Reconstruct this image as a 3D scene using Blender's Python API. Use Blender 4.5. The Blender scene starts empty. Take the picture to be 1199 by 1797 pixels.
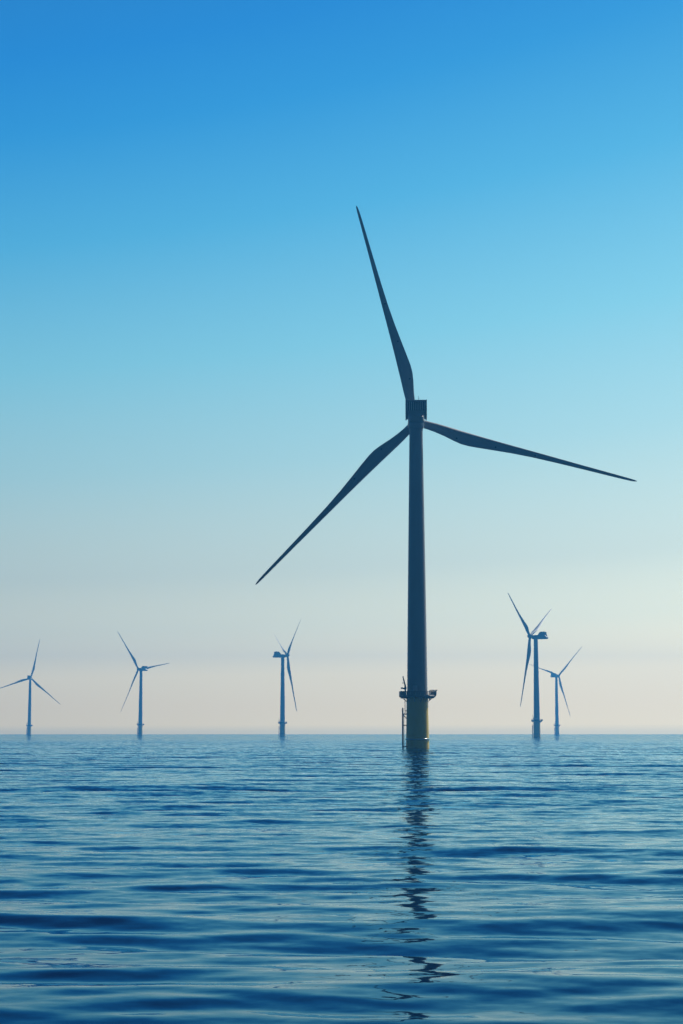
import bpy, bmesh, math, random
import numpy as np
from mathutils import Matrix, Vector

random.seed(7)
RNG = np.random.default_rng(11)
PI = math.pi
C = bpy.context.scene.collection
SC = bpy.context.scene

# ------------------------------------------------------------------ camera
CAM_H = 4.2
PITCH = math.radians(6.874)
FPX = 3200.0                       # focal length in pixels of the 1199 x 1797 photograph
cam_d = bpy.data.cameras.new('camera')
cam = bpy.data.objects.new('camera', cam_d)
C.objects.link(cam)
cam_d.sensor_fit = 'VERTICAL'
cam_d.sensor_height = 36.0
cam_d.lens = FPX / 1797.0 * 36.0
cam_d.clip_start = 0.2
cam_d.clip_end = 20000.0
cam.location = (0, 0, CAM_H)
cam.rotation_euler = (PI / 2 + PITCH, 0, 0)
SC.camera = cam

# ------------------------------------------------------------------ world
SUN_EL = math.radians(45)
SUN_AZ = math.radians(43)          # to the right of the view direction (+y)
w = bpy.data.worlds.new('World')
SC.world = w
w.use_nodes = True
nt = w.node_tree
nt.nodes.clear()
N = nt.nodes.new
L = nt.links.new


def el_z(y):                       # photograph row -> sine of elevation
    return math.sin(PITCH + math.atan((898.5 - y) / FPX))


def srgb(r, g, b):
    f = lambda c: c / 12.92 if c <= .04045 else ((c + .055) / 1.055) ** 2.4
    return (f(r / 255), f(g / 255), f(b / 255), 1)


out = N('ShaderNodeOutputWorld')
bg = N('ShaderNodeBackground')
sky = N('ShaderNodeTexSky')
sky.sky_type = 'NISHITA'
sky.sun_disc = False
sky.sun_elevation = SUN_EL
sky.sun_rotation = SUN_AZ
tc = N('ShaderNodeTexCoord')
sep = N('ShaderNodeSeparateXYZ')
L(tc.outputs['Generated'], sep.inputs[0])


def mth(op, a, b=None, clamp=False):
    n = N('ShaderNodeMath')
    n.operation = op
    n.use_clamp = clamp
    for i, v in enumerate((a, b)):
        if v is None:
            continue
        if isinstance(v, (int, float)):
            n.inputs[i].default_value = v
        else:
            L(v, n.inputs[i])
    return n.outputs[0]


def rng(v, a, b, c, d):
    n = N('ShaderNodeMapRange')
    n.interpolation_type = 'SMOOTHSTEP'
    L(v, n.inputs[0])
    for i, x in enumerate((a, b, c, d)):
        n.inputs[i + 1].default_value = x
    return n.outputs[0]


# the band towards the sun sits higher and brighter
zz = mth('MULTIPLY', sep.outputs[2], mth('SUBTRACT', 1.0, mth('MULTIPLY', sep.outputs[0], 0.55)))
ramp = N('ShaderNodeValToRGB')
L(zz, ramp.inputs[0])
SKY = [
    (1289, (1.511, 1.238, 0.654)),
    (1276, (1.946, 1.500, 0.713)),
    (1240, (1.915, 1.459, 0.694)),
    (1180, (1.943, 1.551, 0.773)),
    (1100, (1.249, 1.188, 0.769)),
    (1000, (0.799, 0.891, 0.712)),
    (800, (0.451, 0.744, 0.760)),
    (600, (0.241, 0.635, 0.777)),
    (360, (0.084, 0.451, 0.741)),
    (150, (0.024, 0.310, 0.691)),
    (0, (0.010, 0.243, 0.647)),
]
cr = ramp.color_ramp
cr.interpolation = 'LINEAR'
pts = [(el_z(y), c) for y, c in SKY] + [(.55, (.012, .11, .36)), (1.0, (.006, .05, .18))]
pts[0] = (0.0, pts[0][1])
while len(cr.elements) < len(pts):
    cr.elements.new(0.5)
for e, (p, c) in zip(cr.elements, pts):
    e.position = p
for e, (p, c) in zip(cr.elements, pts):
    e.color = (*c, 1)
side = mth('ADD', 1.0, mth('MULTIPLY', sep.outputs[0], mth('MAXIMUM', mth('SUBTRACT', 0.95, mth('MULTIPLY', sep.outputs[2], 2.6)), -0.2)))
back = rng(sep.outputs[1], -0.10, 0.88, 0.04, 1.0)
gain = mth('MULTIPLY', mth('MINIMUM', side, 1.25), back)
vm = N('ShaderNodeVectorMath')
vm.operation = 'SCALE'
L(ramp.outputs[0], vm.inputs[0])
L(gain, vm.inputs['Scale'])
vs = N('ShaderNodeVectorMath')
vs.operation = 'SCALE'
L(sky.outputs[0], vs.inputs[0])
vs.inputs['Scale'].default_value = 0.004
va = N('ShaderNodeVectorMath')
va.operation = 'ADD'
L(vm.outputs[0], va.inputs[0])
L(vs.outputs[0], va.inputs[1])
vk = N('ShaderNodeVectorMath')
vk.operation = 'SCALE'
L(va.outputs[0], vk.inputs[0])
vk.inputs['Scale'].default_value = 10.0
L(vk.outputs[0], bg.inputs[0])
bg.inputs[1].default_value = 0.1
L(bg.outputs[0], out.inputs[0])

# ------------------------------------------------------------------ sun
sd = bpy.data.lights.new('sun', 'SUN')
sd.energy = 4.4
sd.angle = math.radians(0.53)
sd.color = (1.0, 0.95, 0.87)
so = bpy.data.objects.new('sun', sd)
C.objects.link(so)
sv = Vector((math.sin(SUN_AZ) * math.cos(SUN_EL), math.cos(SUN_AZ) * math.cos(SUN_EL), math.sin(SUN_EL)))
so.rotation_euler = sv.to_track_quat('Z', 'Y').to_euler()
so.location = (300, 300, 400)

# ------------------------------------------------------------------ exposure, sampling
SC.view_settings.view_transform = 'Standard'
SC.view_settings.look = 'None'
SC.view_settings.exposure = 0.0
SC.view_settings.gamma = 1.0
SC.cycles.use_denoising = True
SC.cycles.max_bounces = 6
SC.cycles.volume_bounces = 0
SC.cycles.caustics_reflective = False
SC.cycles.sample_clamp_indirect = 6.0

# ------------------------------------------------------------------ materials


def material(name, col, rough=0.5, metal=0.0, var=0.12, scale=0.6, stretch=(1, 1, 1), dirt=None):
    m = bpy.data.materials.new(name)
    m.use_nodes = True
    t = m.node_tree
    b = t.nodes['Principled BSDF']
    tx = t.nodes.new('ShaderNodeTexCoord')
    mp = t.nodes.new('ShaderNodeMapping')
    mp.inputs['Scale'].default_value = stretch
    nz = t.nodes.new('ShaderNodeTexNoise')
    nz.inputs['Scale'].default_value = scale
    nz.inputs['Detail'].default_value = 5
    mx = t.nodes.new('ShaderNodeMix')
    mx.data_type = 'RGBA'
    t.links.new(tx.outputs['Object'], mp.inputs[0])
    t.links.new(mp.outputs[0], nz.inputs[0])
    t.links.new(nz.outputs[0], mx.inputs[0])
    mx.inputs[6].default_value = (*[c * (1 - var) for c in col], 1)
    mx.inputs[7].default_value = (*[min(1, c * (1 + var)) for c in col], 1)
    res = mx.outputs[2]
    if dirt:                        # a belt of weed and rust stain that follows the height up to dirt[0]
        sp = t.nodes.new('ShaderNodeSeparateXYZ')
        t.links.new(tx.outputs['Object'], sp.inputs[0])
        ad = t.nodes.new('ShaderNodeMath')
        ad.operation = 'MULTIPLY_ADD'
        t.links.new(nz.outputs[0], ad.inputs[0])
        ad.inputs[1].default_value = 1.2
        t.links.new(sp.outputs[2], ad.inputs[2])
        mr = t.nodes.new('ShaderNodeMapRange')
        t.links.new(ad.outputs[0], mr.inputs[0])
        mr.inputs[1].default_value = dirt[0]
        mr.inputs[2].default_value = dirt[0] + .5
        m2 = t.nodes.new('ShaderNodeMix')
        m2.data_type = 'RGBA'
        t.links.new(mr.outputs[0], m2.inputs[0])
        m2.inputs[6].default_value = (*dirt[1], 1)
        t.links.new(res, m2.inputs[7])
        res = m2.outputs[2]
    t.links.new(res, b.inputs['Base Color'])
    b.inputs['Roughness'].default_value = rough
    b.inputs['Metallic'].default_value = metal
    return m


M_PAINT = material('light_grey_paint', (.22, .23, .245), .38, var=.10, scale=.25, stretch=(1, 1, .2))
M_BLADE = material('blade_gelcoat', (.24, .248, .26), .5, var=.06, scale=.3, stretch=(1, 1, .15))
M_DARK = material('dark_grille', (.03, .033, .038), .6, var=.2, scale=2)
M_SLAT = material('grille_slat', (.5, .51, .53), .4, var=.1, scale=2)
M_STEEL = material('galvanised_steel', (.12, .125, .13), .5, .6, var=.2, scale=2)
M_YEL = material('yellow_marine_paint', (.90, .62, .015), .38, var=.12, scale=.8, stretch=(1, 1, .3),
                 dirt=(.5, (.10, .085, .03)))
M_RING = material('glossy_yellow_ring', (.9, .82, .6), .12, 1.0, var=.05, scale=3)
M_RED = material('signal_red', (.35, .03, .02), .4, var=.1, scale=3)

# ------------------------------------------------------------------ mesh helpers


def obj(name, bm, mat, parent=None, smooth=True, matrix=None, auto=35):
    me = bpy.data.meshes.new(name)
    bmesh.ops.recalc_face_normals(bm, faces=bm.faces)
    if smooth:
        lim = math.radians(auto)
        for f in bm.faces:
            f.smooth = True
        for e in bm.edges:
            if len(e.link_faces) == 2 and e.calc_face_angle() > lim:
                e.smooth = False
    bm.to_mesh(me)
    bm.free()
    mats = mat if isinstance(mat, (list, tuple)) else [mat]
    for m in mats:
        me.materials.append(m)
    o = bpy.data.objects.new(name, me)
    C.objects.link(o)
    if parent:
        o.parent = parent
    if matrix is not None:
        o.matrix_local = matrix
    return o


def lathe(bm, prof, n=48, mi=0, cap=True, M=None):
    """prof: list of (r, z)"""
    rings = []
    for r, z in prof:
        rings.append([bm.verts.new((r * math.cos(2 * PI * i / n), r * math.sin(2 * PI * i / n), z)) for i in range(n)])
    vs = [v for r in rings for v in r]
    for a, b in zip(rings, rings[1:]):
        for i in range(n):
            f = bm.faces.new((a[i], a[(i + 1) % n], b[(i + 1) % n], b[i]))
            f.material_index = mi
    if cap:
        for r in (rings[0], rings[-1]):
            f = bm.faces.new(r)
            f.material_index = mi
    if M is not None:
        bmesh.ops.transform(bm, matrix=M, verts=vs)
    return vs


def tube(bm, pts, r, n=8, mi=0):
    pts = [Vector(p) for p in pts]
    rr = r if isinstance(r, (list, tuple)) else [r] * len(pts)
    rings = []
    for k, p in enumerate(pts):
        a = pts[max(0, k - 1)]
        b = pts[min(len(pts) - 1, k + 1)]
        d = (b - a).normalized()
        u = d.orthogonal().normalized() if abs(d.z) > .95 else d.cross(Vector((0, 0, 1))).normalized()
        v = d.cross(u)
        rings.append([bm.verts.new(p + rr[k] * (math.cos(2 * PI * i / n) * u + math.sin(2 * PI * i / n) * v)) for i in range(n)])
    for a, b in zip(rings, rings[1:]):
        for i in range(n):
            f = bm.faces.new((a[i], a[(i + 1) % n], b[(i + 1) % n], b[i]))
            f.material_index = mi
    for r_ in (rings[0], rings[-1]):
        f = bm.faces.new(r_)
        f.material_index = mi


def ring_tube(bm, R, z, r, n=64, m=8, a0=0.0, a1=2 * PI, mi=0):
    full = abs(a1 - a0 - 2 * PI) < 1e-6
    cnt = n if full else n + 1
    rings = []
    for i in range(cnt):
        a = a0 + (a1 - a0) * i / n
        rings.append([bm.verts.new(((R + r * math.cos(2 * PI * j / m)) * math.cos(a),
                                    (R + r * math.cos(2 * PI * j / m)) * math.sin(a),
                                    z + r * math.sin(2 * PI * j / m))) for j in range(m)])
    for i in range(n):
        a, b = rings[i], rings[(i + 1) % cnt]
        for j in range(m):
            f = bm.faces.new((a[j], a[(j + 1) % m], b[(j + 1) % m], b[j]))
            f.material_index = mi


def box(bm, c, s, mi=0, M=None, bev=0.0):
    r = bmesh.ops.create_cube(bm, size=1.0)
    vs = r['verts']
    bmesh.ops.transform(bm, matrix=Matrix.Translation(c) @ Matrix.Diagonal((*s, 1)), verts=vs)
    if M is not None:
        bmesh.ops.transform(bm, matrix=M, verts=vs)
    fs = list({f for v in vs for f in v.link_faces})
    for f in fs:
        f.material_index = mi
    if bev > 0:
        es = list({e for v in vs for e in v.link_edges})
        bmesh.ops.bevel(bm, geom=es, offset=bev, segments=2, affect='EDGES', profile=.5)


def prism(bm, poly, x0, x1, mi=0):
    """poly of (y, z) extruded along x"""
    a = [bm.verts.new((x0, y, z)) for y, z in poly]
    b = [bm.verts.new((x1, y, z)) for y, z in poly]
    n = len(poly)
    fs = [bm.faces.new(a), bm.faces.new(b[::-1])]
    for i in range(n):
        fs.append(bm.faces.new((a[i], b[i], b[(i + 1) % n], a[(i + 1) % n])))
    for f in fs:
        f.material_index = mi


# ------------------------------------------------------------------ turbine
HUB_Z = 80.1
HUB_Y = 4.8
TILT = math.radians(5)
CONE = math.radians(2.5)
DECK = 12.75


def blade_mesh():
    sec = [  # r, leading edge, trailing edge, circle blend, thickness ratio, twist
        (1.3, -1.00, 1.00, 1.0, 1.0, 16), (3.2, -1.00, 1.02, 1.0, 1.0, 16), (5.0, -1.02, 1.20, .75, .85, 15.5),
        (7.5, -.98, 1.62, .45, .62, 14.5), (10.0, -.90, 2.18, .18, .46, 13), (12.0, -.83, 2.50, .05, .38, 11.5),
        (14.0, -.77, 2.50, 0, .33, 10), (17.0, -.68, 2.20, 0, .29, 8.2), (20.5, -.60, 1.82, 0, .27, 6.6),
        (25.0, -.53, 1.38, 0, .25, 4.8), (30.0, -.48, 1.04, 0, .24, 3.3), (36.0, -.40, .83, 0, .22, 2.0),
        (42.0, -.32, .68, 0, .21, 1.0), (48.0, -.27, .56, 0, .20, .4), (52.0, -.24, .47, 0, .19, 0),
        (54.5, -.21, .38, 0, .18, 0), (55.6, -.16, .25, 0, .18, 0), (56.15, -.05, .06, 0, .2, 0)]
    bm = bmesh.new()
    n = 24
    rings = []
    for r, le, te, cb, tr, tw in sec:
        c = te - le
        ring = []
        for i in range(n):
            a = 2 * PI * i / n
            xc = .5 - .5 * math.cos(a)                       # 0 at the leading edge, 1 at the trailing edge
            sgn = 1 if math.sin(a) >= 0 else -1
            t = 5 * (.2969 * math.sqrt(max(xc, 0)) - .126 * xc - .3516 * xc ** 2 + .2843 * xc ** 3 - .1036 * xc ** 4)
            camber = .035 * 4 * xc * (1 - xc)
            ya = sgn * t * tr + camber * (1 - cb)
            yc = .5 * math.sin(a)
            y = (cb * yc + (1 - cb) * ya) * c
            x = le + xc * c
            tt = math.radians(tw)
            X = x * math.cos(tt) - y * math.sin(tt)
            Y = -x * math.sin(tt) - y * math.cos(tt)
            ring.append(bm.verts.new((X, Y + 1.4 * (r / 56) ** 2.2, r)))
        rings.append(ring)
    for a, b in zip(rings, rings[1:]):
        for i in range(n):
            bm.faces.new((a[i], a[(i + 1) % n], b[(i + 1) % n], b[i]))
    bm.faces.new(rings[0])
    bm.faces.new(rings[-1])
    bmesh.ops.recalc_face_normals(bm, faces=bm.faces)
    # the small dark lightning receptors let into the rear face
    from mathutils.bvhtree import BVHTree
    bv = BVHTree.FromBMesh(bm)
    for r, x in ((10.6, 1.35), (20.4, 1.0), (30.3, .42), (43.0, .2), (53.0, .08)):
        hit, nrm, _, _ = bv.ray_cast(Vector((x, -20, r)), Vector((0, 1, 0)))
        if hit is None:
            continue
        q = nrm.to_track_quat('Z', 'Y').to_matrix().to_4x4()
        rad = .20 if r < 40 else .1
        lathe(bm, [(rad, -.03), (rad, .015), (rad * .8, .025)], 12, 1, True, Matrix.Translation(hit) @ q)
    bmesh.ops.scale(bm, vec=(1, 1, 1.014), verts=bm.verts)
    return bm


def foundation(root):
    # transition piece
    bm = bmesh.new()
    lathe(bm, [(2.80, -4.0), (2.80, .4), (2.77, 2.0), (2.70, 5.5), (2.62, 9.5), (2.60, 12.2), (2.66, 12.25), (2.66, 12.5)], 64)
    tp = obj('transition_piece', bm, M_YEL, root)
    bm = bmesh.new()
    ring_tube(bm, 2.78, 2.45, .22, 128, 16)
    obj('collar', bm, M_RING, tp)
    # platform deck with brackets underneath
    bm = bmesh.new()
    lathe(bm, [(2.55, DECK - .28), (4.30, DECK - .28), (4.40, DECK - .2), (4.40, DECK), (2.55, DECK)], 40, 0, False)
    for k in range(12):
        a = 2 * PI * (k + .5) / 12
        Mk = Matrix.Rotation(a, 4, 'Z')
        box(bm, (3.35, 0, DECK - .42), (1.6, .12, .26), 0, Mk)
        tube(bm, [Mk @ Vector((2.62, 0, DECK - 1.35)), Mk @ Vector((3.7, 0, DECK - .5))], .07, 6)
    box(bm, (2.95, -.9, DECK - .75), (.34, .5, .5), bev=.05)
    pf = obj('platform', bm, M_STEEL, root)
    # railing
    bm = bmesh.new()
    for z in (.35, .72, 1.1):
        ring_tube(bm, 4.33, DECK + z, .035 if z < 1 else .05, 48, 6)
    ring_tube(bm, 4.36, DECK + .09, .07, 48, 4)
    for k in range(28):
        a = 2 * PI * k / 28
        x, y = 4.33 * math.cos(a), 4.33 * math.sin(a)
        tube(bm, [(x, y, DECK), (x, y, DECK + 1.12)], .045, 6)
    obj('railing', bm, M_STEEL, pf)
    # wind screen panels along the crane side
    bm = bmesh.new()
    for k in range(9):
        a0 = math.radians(150 + k * 16)
        a1 = math.radians(150 + k * 16 + 14.5)
        p0 = Vector((4.26 * math.cos(a0), 4.26 * math.sin(a0), DECK + .05))
        p1 = Vector((4.26 * math.cos(a1), 4.26 * math.sin(a1), DECK + .05))
        d = (p1 - p0)
        M = Matrix.Translation((p0 + p1) / 2) @ Matrix.Rotation(math.atan2(d.y, d.x), 4, 'Z')
        box(bm, (0, 0, .56), (d.length, .03, 1.05), 0, M)
    obj('screen_panel', bm, M_STEEL, pf, smooth=False)
    # lay-down cage on the right edge of the deck
    bm = bmesh.new()
    box(bm, (3.75, -.2, DECK + .06), (1.5, 2.0, .12))
    for i in range(6):
        for y in (-1.2, .8):
            x = 3.02 + i * .29
            tube(bm, [(x, y, DECK + .06), (x + (.08 if i == 5 else 0), y, DECK + 1.45)], .05, 6)
    for j in range(7):
        y = -1.2 + j * 2.0 / 6
        for x in (3.02, 4.47):
            tube(bm, [(x, y, DECK + .06), (x, y, DECK + 1.4)], .05, 6)
    for z in (.35, .7, 1.05, 1.42):
        tube(bm, [(3.02, -1.2, DECK + z), (4.55, -1.2, DECK + z), (4.55, .8, DECK + z), (3.02, .8, DECK + z), (3.02, -1.2, DECK + z)], .045, 6)
    box(bm, (3.85, -.2, DECK + .62), (1.0, 1.5, .95), bev=.06)
    box(bm, (4.62, -.2, DECK + 1.45), (.5, 1.4, .1))
    obj('cage', bm, M_STEEL, pf, smooth=False)
    # davit crane
    bm = bmesh.new()
    lathe(bm, [(.28, DECK), (.28, DECK + .15), (.2, DECK + .2), (.18, DECK + 1.5), (.3, DECK + 1.55), (.3, DECK + 2.0), (.12, DECK + 2.1)], 16,
          M=Matrix.Translation((-2.95, -1.6, 0)))
    tube(bm, [(-2.95, -1.6, DECK + 1.75), (-3.0, -1.6, DECK + 2.6), (-3.35, -1.6, DECK + 4.0), (-3.5, -1.6, DECK + 4.75)], [.2, .2, .13, .1], 8)
    tube(bm, [(-2.9, -1.6, DECK + 1.75), (-3.9, -1.6, DECK + 1.85)], [.2, .14], 8)
    box(bm, (-3.75, -1.6, DECK + 1.85), (.5, .4, .38), bev=.05)
    tube(bm, [(-2.75, -1.6, DECK + 2.0), (-2.95, -1.6, DECK + 2.75)], .1, 6)
    tube(bm, [(-3.5, -1.6, DECK + 4.75), (-3.5, -1.6, DECK + 3.2)], .02, 4)
    lathe(bm, [(.02, 0), (.13, .05), (.13, .2), (.02, .3)], 10, M=Matrix.Translation((-3.5, -1.6, DECK + 2.95)))
    obj('davit_crane', bm, M_STEEL, root)
    # boat landing: two fender pipes with stubs back to the pile
    bm = bmesh.new()
    for y in (-.85, .85):
        tube(bm, [(-3.55, y, -3), (-3.55, y, 9.7), (-3.5, y, 9.95)], [.16, .16, .08], 12)
        for z in (.7, 5.75, 8.45):
            tube(bm, [(-3.55, y, z), (-2.45, y * .9, z)], .13, 10)
        tube(bm, [(-3.5, y, 8.3), (-2.5, y * .9, 7.3)], .09, 8)
    bl = obj('boat_landing', bm, M_STEEL, root)
    bm = bmesh.new()
    for y in (-.28, .28):
        tube(bm, [(-3.25, y, -2), (-3.25, y, 8.5)], .045, 8)
    for k in range(34):
        tube(bm, [(-3.25, -.28, -1.5 + k * .29), (-3.25, .28, -1.5 + k * .29)], .02, 6)
    obj('ladder', bm, M_STEEL, bl)
    bm = bmesh.new()
    for y in (-.28, .28):
        tube(bm, [(-2.98, y, 8.2), (-2.98, y, DECK + 1.0)], .07, 8)
    for k in range(17):
        tube(bm, [(-2.98, -.28, 8.4 + k * .29), (-2.98, .28, 8.4 + k * .29)], .02, 6)
    for z in (9.2, 11.55):
        for y in (-.28, .28):
            tube(bm, [(-2.98, y, z), (-2.5, y, z)], .1, 8)
    obj('ladder', bm, M_STEEL, root)


def make_turbine():
    root = bpy.data.objects.new('wind_turbine', None)
    root.empty_display_size = 4
    C.objects.link(root)
    foundation(root)
    # tower
    bm = bmesh.new()
    prof = [(2.62, 12.5), (2.62, 12.75), (2.46, 12.76)]
    zt = HUB_Z - 2.6
    for k in range(1, 4):
        z = 12.75 + (zt - 12.75) * k / 3
        f = lambda q: 2.46 - (2.46 - 1.62) * ((q - 12.75) / (zt - 12.75)) ** 1.15
        z0 = 12.75 + (zt - 12.75) * (k - 1) / 3
        for j in range(1, 5):
            q = z0 + (z - z0) * j / 4
            prof.append((f(q), q))
        if k < 3:
            prof += [(f(z) + .03, z + .02), (f(z) + .03, z + .16), (f(z), z + .18)]
    lathe(bm, prof, 64)
    tw = obj('tower', bm, M_PAINT, root)
    bm = bmesh.new()
    Md = Matrix.Rotation(math.radians(-105), 4, 'Z')
    box(bm, (2.45, 0, 12.95 + 1.15), (.16, 1.0, 2.2), 0, Md, bev=.04)
    obj('door', bm, M_SLAT, tw)
    # nacelle
    bm = bmesh.new()
    prof = []
    secs = [  # y, half width, bottom, top, corner
        (3.0, 1.45, -1.45, 1.45, .9), (2.5, 1.85, -1.85, 1.75, .6), (0.0, 1.98, -2.0, 1.85, .5), (-4.0, 2.0, -2.0, 1.9, .5),
        (-7.6, 2.0, -2.0, 1.9, .5), (-8.6, 1.96, -2.0, 1.1, .5), (-9.6, 1.85, -1.95, .2, .5), (-10.1, 1.6, -1.75, -.35, .4)]
    rings = []
    for y, hw, zb, zt_, c in secs:
        ring = []
        for cx, cz, a0 in ((hw - c, zt_ - c, 0), (-hw + c, zt_ - c, 90), (-hw + c * 1.3, zb + c * 1.3, 180), (hw - c * 1.3, zb + c * 1.3, 270)):
            cc = c if cz > (zb + zt_) / 2 else c * 1.3
            for j in range(5):
                a = math.radians(a0 + j * 22.5)
                ring.append(bm.verts.new((cx + cc * math.cos(a), y, cz + cc * math.sin(a))))
        rings.append(ring)
    n = len(rings[0])
    for a, b in zip(rings, rings[1:]):
        for i in range(n):
            bm.faces.new((a[i], a[(i + 1) % n], b[(i + 1) % n], b[i]))
    bm.faces.new(rings[0])
    bm.faces.new(rings[-1])
    lathe(bm, [(1.62, -2.6), (1.7, -2.3), (1.7, -1.95)], 48)
    nac = obj('nacelle', bm, M_PAINT, root)
    # cooler on the roof: two cheeks hugging the sides, a cap, a front fairing
    bm = bmesh.new()
    cheek = [(-2.4, 1.6), (-4.4, 4.55), (-4.8, 4.75), (-8.3, 4.75), (-8.2, 3.0), (-8.9, .9), (-8.0, -.4), (-4.6, -.4)]
    for s in (-1, 1):
        prism(bm, cheek, s * 2.28, s * 2.58)
        prism(bm, [(-4.9, -.2), (-4.9, 1.88), (-7.7, 1.88), (-7.4, -.2)], s * 1.9, s * 2.28)
    prism(bm, [(-4.3, 4.35), (-4.5, 4.62), (-4.85, 4.72), (-8.2, 4.72), (-8.15, 4.40)], -2.28, 2.28)
    prism(bm, [(-2.45, 1.85), (-4.35, 4.60), (-4.6, 4.45), (-2.75, 1.85)], -2.28, 2.28)
    bmesh.ops.bevel(bm, geom=bm.edges[:], offset=.09, segments=2, affect='EDGES', profile=.5)
    obj('cooler_housing', bm, M_PAINT, nac)
    bm = bmesh.new()
    box(bm, (0, -5.95, 3.12), (4.52, 2.6, 2.46))
    rc = obj('radiator', bm, M_DARK, nac, smooth=False)
    bm = bmesh.new()
    for i in range(10):
        x = -2.05 + i * 4.1 / 9
        box(bm, (x, -7.36, 3.12), (.11, .16, 2.46))
    obj('grille', bm, M_SLAT, rc, smooth=False)
    bm = bmesh.new()
    tube(bm, [(.55, -7.0, 4.7), (.55, -7.0, 6.05)], [.05, .03], 8)
    tube(bm, [(.55, -7.0, 5.3), (.75, -7.0, 5.3), (.75, -7.0, 5.55)], .03, 6)
    obj('mast', bm, M_STEEL, nac)
    for o in [nac] + list(nac.children_recursive):
        o.data.transform(Matrix.Diagonal((1, 1, .87, 1)))
    # hub with nose cone
    bm = bmesh.new()
    Mr = Matrix.Rotation(-PI / 2, 4, 'X')
    lathe(bm, [(1.35, -1.75), (1.6, -1.6), (1.72, -.6), (1.72, .4), (1.55, 1.1), (1.15, 1.8), (.6, 2.25), (.15, 2.4)], 40, 0, True, Mr)
    for k in range(3):
        Mk = Matrix.Rotation(k * 2 * PI / 3, 4, 'Y')
        lathe(bm, [(1.16, .6), (1.16, 1.75), (1.1, 1.8)], 28, 0, True, Mk)
    hub = obj('rotor_hub', bm, M_PAINT, root)
    bm = blade_mesh()
    b0 = obj('blade', bm, [M_BLADE, M_DARK], hub)
    for k in (1, 2):
        b = b0.copy()
        C.objects.link(b)
        b.parent = hub
    return root


def pose(root, yaw, rot, pitch):
    """yaw: rotor to the right of straight away from the camera; rot: first blade left of upright, seen from behind"""
    Y = Matrix.Rotation(-math.radians(yaw), 4, 'Z')
    for ch in root.children:
        k = ch.name.split('.')[0]
        if k == 'nacelle':
            ch.matrix_local = Y @ Matrix.Translation((0, 0, HUB_Z - .55))
        elif k == 'rotor_hub':
            ch.matrix_local = Y @ Matrix.Translation((0, HUB_Y, HUB_Z + .3)) @ Matrix.Rotation(TILT, 4, 'X') @ Matrix.Rotation(-math.radians(rot), 4, 'Y')
            bl = [b for b in ch.children if b.name.startswith('blade')]
            for i, b in enumerate(bl):
                b.matrix_local = Matrix.Rotation(-i * 2 * PI / 3, 4, 'Y') @ Matrix.Rotation(-CONE, 4, 'X') @ Matrix.Rotation(-math.radians(pitch), 4, 'Z')


def copy_tree(o, parent=None):
    c = o.copy()
    C.objects.link(c)
    if parent:
        c.parent = parent
    for ch in o.children:
        copy_tree(ch, c)
    return c


def at(px, py, z):
    """world x, y of the point at height z seen at this pixel of the photograph"""
    d = Vector(((px - 599.5) / FPX, 0, 0))
    u = (898.5 - py) / FPX
    d.y = math.cos(PITCH) - u * math.sin(PITCH)
    d.z = math.sin(PITCH) + u * math.cos(PITCH)
    s = (z - CAM_H) / d.z
    return d.x * s, d.y * s


T = [  # hub pixel, yaw, rotor angle, blade pitch, label
    ((730.0, 740.8), 2.0, 15.0, 0, 'large dark wind turbine in the foreground on a yellow base, mirrored in the water'),
    ((930.5, 1116.5), -63, 57.5, 78, 'blue wind turbine right of the large one, its rotor left of its nacelle'),
    ((504.5, 1149.7), 72, -53, 50, 'hazy wind turbine seen side on, nearest left of the large one, two blades up'),
    ((243.0, 1174.0), -50, 39, 10, 'hazy wind turbine second from the left edge with a blade out level to the right'),
    ((980.5, 1185.8), 47, -47, 10, 'palest wind turbine farthest right, partly behind a nearer darker turbine'),
    ((54.5, 1190.0), 2, -12, 5, 'pale wind turbine at the left edge, one blade cut off by the frame'),
]
proto = make_turbine()
bpy.context.view_layer.update()
for i, (hp, yaw, rot, pitch, label) in enumerate(T):
    t = proto if i == 0 else copy_tree(proto)
    pose(t, yaw, rot, pitch)
    x, y = at(hp[0], hp[1], HUB_Z + .3)
    a = math.radians(yaw)
    t.location = (x - HUB_Y * math.sin(a), y - HUB_Y * math.cos(a), 0)
    t['label'] = label
    t['category'] = 'wind turbine'
    t['group'] = 'offshore wind turbines standing in the sea'

# ------------------------------------------------------------------ sea


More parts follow.
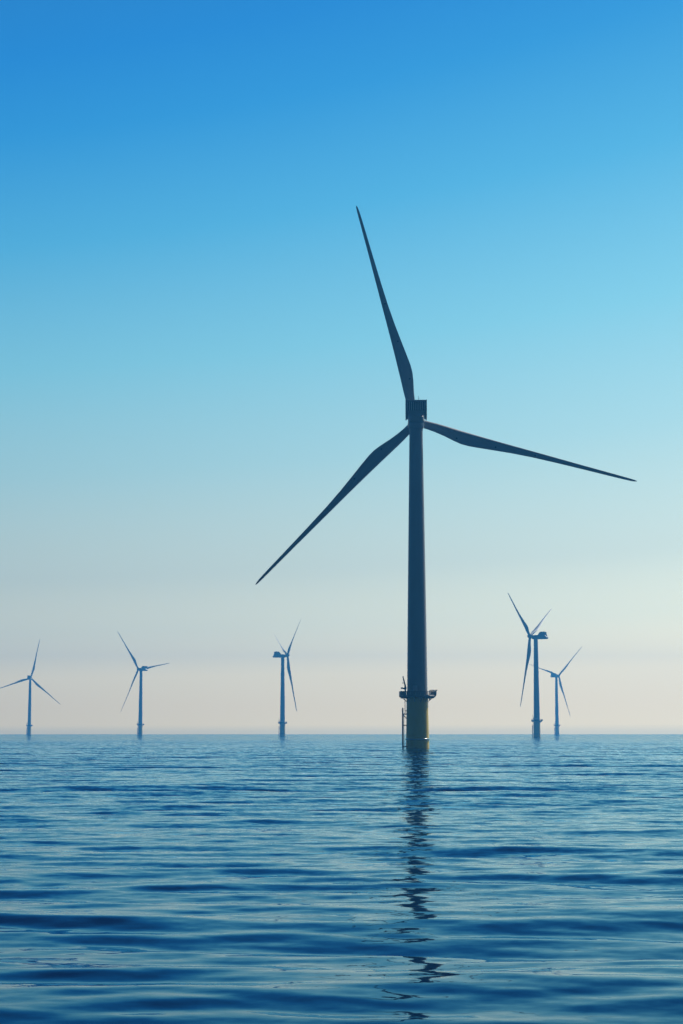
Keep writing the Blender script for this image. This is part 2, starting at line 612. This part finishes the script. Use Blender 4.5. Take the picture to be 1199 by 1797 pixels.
def sea():
    r = [2.0]
    while r[-1] < SEA_R:
        q = r[-1]
        if q < 18:
            dr = .5
        elif q < 32:
            dr = .10
        elif q < 110:
            dr = .10 + (q - 32) * .0036
        elif q < 600:
            dr = max(.38, .0018 * q)
        else:
            dr = (.0018 + .000005 * (q - 600)) * q
        r.append(q + dr)
    r = np.array(r)
    r *= SEA_R / r[-1]
    dense = np.linspace(math.radians(-19), math.radians(19), 561)
    rest = np.linspace(math.radians(19), math.radians(341), 110)[1:-1]
    ang = np.concatenate([dense, rest])
    na, nr = len(ang), len(r)
    da = np.concatenate([np.full(561, dense[1] - dense[0]), np.full(len(rest), rest[1] - rest[0])])
    X = (r[:, None] * np.sin(ang)[None, :])
    Y = (r[:, None] * np.cos(ang)[None, :])
    dr = np.gradient(r)[:, None]
    # local mesh spacing, along the rows and across them
    sp_r = np.broadcast_to(dr, X.shape)
    sp_t = r[:, None] * da[None, :]
    Z = np.zeros_like(X)
    lost = np.zeros_like(X)
    for lam, slope, th, ph in WAVES:
        k = 2 * PI / lam
        kx, ky = k * math.sin(th), k * math.cos(th)
        # wavelength seen along the mesh rows / columns decides whether the mesh can carry it
        rx = np.abs(kx * np.sin(ang) + ky * np.cos(ang))[None, :]
        tx = np.abs(kx * np.cos(ang) - ky * np.sin(ang))[None, :]
        smp = 2 * PI / np.maximum(np.maximum(rx * sp_r, tx * sp_t), 1e-6)
        wgt = np.clip((smp - 2.3) / 2.0, 0, 1)
        Z += wgt * slope / k * np.cos(kx * X + ky * Y + ph)
        lost += (1 - wgt ** 2) * slope ** 2 / 2
    verts = np.stack([X, Y, Z], -1).reshape(-1, 3)
    verts = np.concatenate([verts, np.array([[0, 0, 0.0]])])
    i = np.arange(nr - 1)[:, None] * na
    j = np.arange(na)[None, :]
    j2 = (j + 1) % na
    quads = np.stack([i + j, i + na + j, i + na + j2, i + j2], -1).reshape(-1, 4)[:, ::-1]
    tri = np.stack([np.full(na, nr * na), np.arange(na), (np.arange(na) + 1) % na], -1)[:, ::-1]
    me = bpy.data.meshes.new('sea')
    me.vertices.add(len(verts))
    me.vertices.foreach_set('co', verts.astype(np.float32).ravel())
    nl = quads.size + tri.size
    me.loops.add(nl)
    me.loops.foreach_set('vertex_index', np.concatenate([quads.ravel(), tri.ravel()]).astype(np.int32))
    me.polygons.add(len(quads) + len(tri))
    ls = np.concatenate([np.arange(len(quads)) * 4, quads.size + np.arange(len(tri)) * 3]).astype(np.int32)
    me.polygons.foreach_set('loop_start', ls)
    me.polygons.foreach_set('use_smooth', np.ones(len(ls), bool))
    me.update(calc_edges=True)
    at_ = me.attributes.new('chop', 'FLOAT', 'POINT')
    at_.data.foreach_set('value', np.concatenate([np.sqrt(lost).ravel(), [0.05]]).astype(np.float32))
    if me.polygons[0].normal.z < 0:
        me.flip_normals()
    o = bpy.data.objects.new('sea', me)
    C.objects.link(o)
    o['kind'] = 'structure'
    me.materials.append(water())
    return o


def water():
    m = bpy.data.materials.new('sea_water')
    m.use_nodes = True
    t = m.node_tree
    t.nodes.remove(t.nodes['Principled BSDF'])
    df = t.nodes.new('ShaderNodeBsdfDiffuse')           # light scattered back out of the water body
    df.inputs['Color'].default_value = BODY
    gl = t.nodes.new('ShaderNodeBsdfGlossy')
    gl.inputs['Color'].default_value = GLOSS
    gl.inputs['Roughness'].default_value = .03
    fr = t.nodes.new('ShaderNodeFresnel')
    fr.inputs['IOR'].default_value = 1.333
    mx = t.nodes.new('ShaderNodeMixShader')
    t.links.new(fr.outputs[0], mx.inputs[0])
    t.links.new(df.outputs[0], mx.inputs[1])
    t.links.new(gl.outputs[0], mx.inputs[2])
    t.links.new(mx.outputs[0], t.nodes['Material Output'].inputs['Surface'])
    geo = t.nodes.new('ShaderNodeNewGeometry')
    tx = t.nodes.new('ShaderNodeTexCoord')
    at_ = t.nodes.new('ShaderNodeAttribute')
    at_.attribute_name = 'chop'

    def vmath(op, a, bb):
        n = t.nodes.new('ShaderNodeVectorMath')
        n.operation = op
        for i, v in enumerate((a, bb)):
            if isinstance(v, (tuple, list)):
                n.inputs[i].default_value = v
            elif v is not None:
                t.links.new(v, n.inputs[i])
        return n

    total = geo.outputs['Normal']
    for scale, amp, stretch in ((1.1, RIP1, (.75, 1.0, 1)), (4.5, RIP2, (.55, 1.0, 1))):
        mp = t.nodes.new('ShaderNodeMapping')
        mp.inputs['Scale'].default_value = stretch
        mp.inputs['Rotation'].default_value = (0, 0, math.radians(6))
        nz = t.nodes.new('ShaderNodeTexNoise')
        nz.inputs['Scale'].default_value = scale
        nz.inputs['Detail'].default_value = 2.0
        t.links.new(tx.outputs['Object'], mp.inputs[0])
        t.links.new(mp.outputs[0], nz.inputs[0])
        v = vmath('SUBTRACT', nz.outputs['Color'], (.5, .5, .5))
        # slope = this surface's own ripple + the chop the mesh is too coarse to carry this far out
        f1 = vmath('MULTIPLY', v.outputs[0], (.35 * amp, amp, 0))
        k = 7.5 if scale < 2 else 5.0
        f2 = vmath('MULTIPLY', v.outputs[0], (1.1 * k, k, 0))
        f3 = vmath('SCALE', f2.outputs[0], None)
        t.links.new(at_.outputs['Fac'], f3.inputs['Scale'])
        s = vmath('ADD', f1.outputs[0], f3.outputs[0])
        total = vmath('ADD', total, s.outputs[0]).outputs[0]
    nrm = vmath('NORMALIZE', total, None)
    for nd in (df, gl, fr):
        t.links.new(nrm.outputs[0], nd.inputs['Normal'])
    return m


SEA_R = 3200.0
RIP1, RIP2 = .05, .08
BODY = (.0012, .006, .030, 1)
GLOSS = (.63, .90, 1.0, 1)
WAVES = []
nw = 150
for q in range(nw):
    lam = .55 * (16 / .55) ** ((q + RNG.uniform(0, 1)) / nw)
    sl = .0052 if lam < 1.2 else .0110 if lam < 4.5 else .0090
    th = RNG.normal(math.radians(4), math.radians(17 if lam < 5 else 9))
    WAVES.append((lam, sl, th, RNG.uniform(0, 2 * PI)))
for lam, th in ((10.3, 3), (11.6, -2), (13.2, 5)):   # the low swell, three waves in step 34 m out
    WAVES.append((lam, .031, math.radians(th), PI / 2 - 2 * PI / lam * 34.2))
sea()

# ------------------------------------------------------------------ haze over the water
bm = bmesh.new()
HX, HY0, HY1, HZ0, HZ1 = 3300.0, -3300.0, 3300.0, -5.5, 141.0
box(bm, (0, (HY0 + HY1) / 2, (HZ0 + HZ1) / 2), (2 * HX, HY1 - HY0, HZ1 - HZ0))
hm = bpy.data.materials.new('sea_haze')
hm.use_nodes = True
ht = hm.node_tree
ht.nodes.clear()
ho = ht.nodes.new('ShaderNodeOutputMaterial')
hv = ht.nodes.new('ShaderNodeVolumePrincipled')
hv.inputs['Color'].default_value = (.085, .46, 1.0, 1)
hv.inputs['Density'].default_value = .00036
hv.inputs['Anisotropy'].default_value = 0.35
ht.links.new(hv.outputs[0], ho.inputs['Volume'])
hz = obj('haze', bm, hm, None, smooth=False)
hz['kind'] = 'stuff'
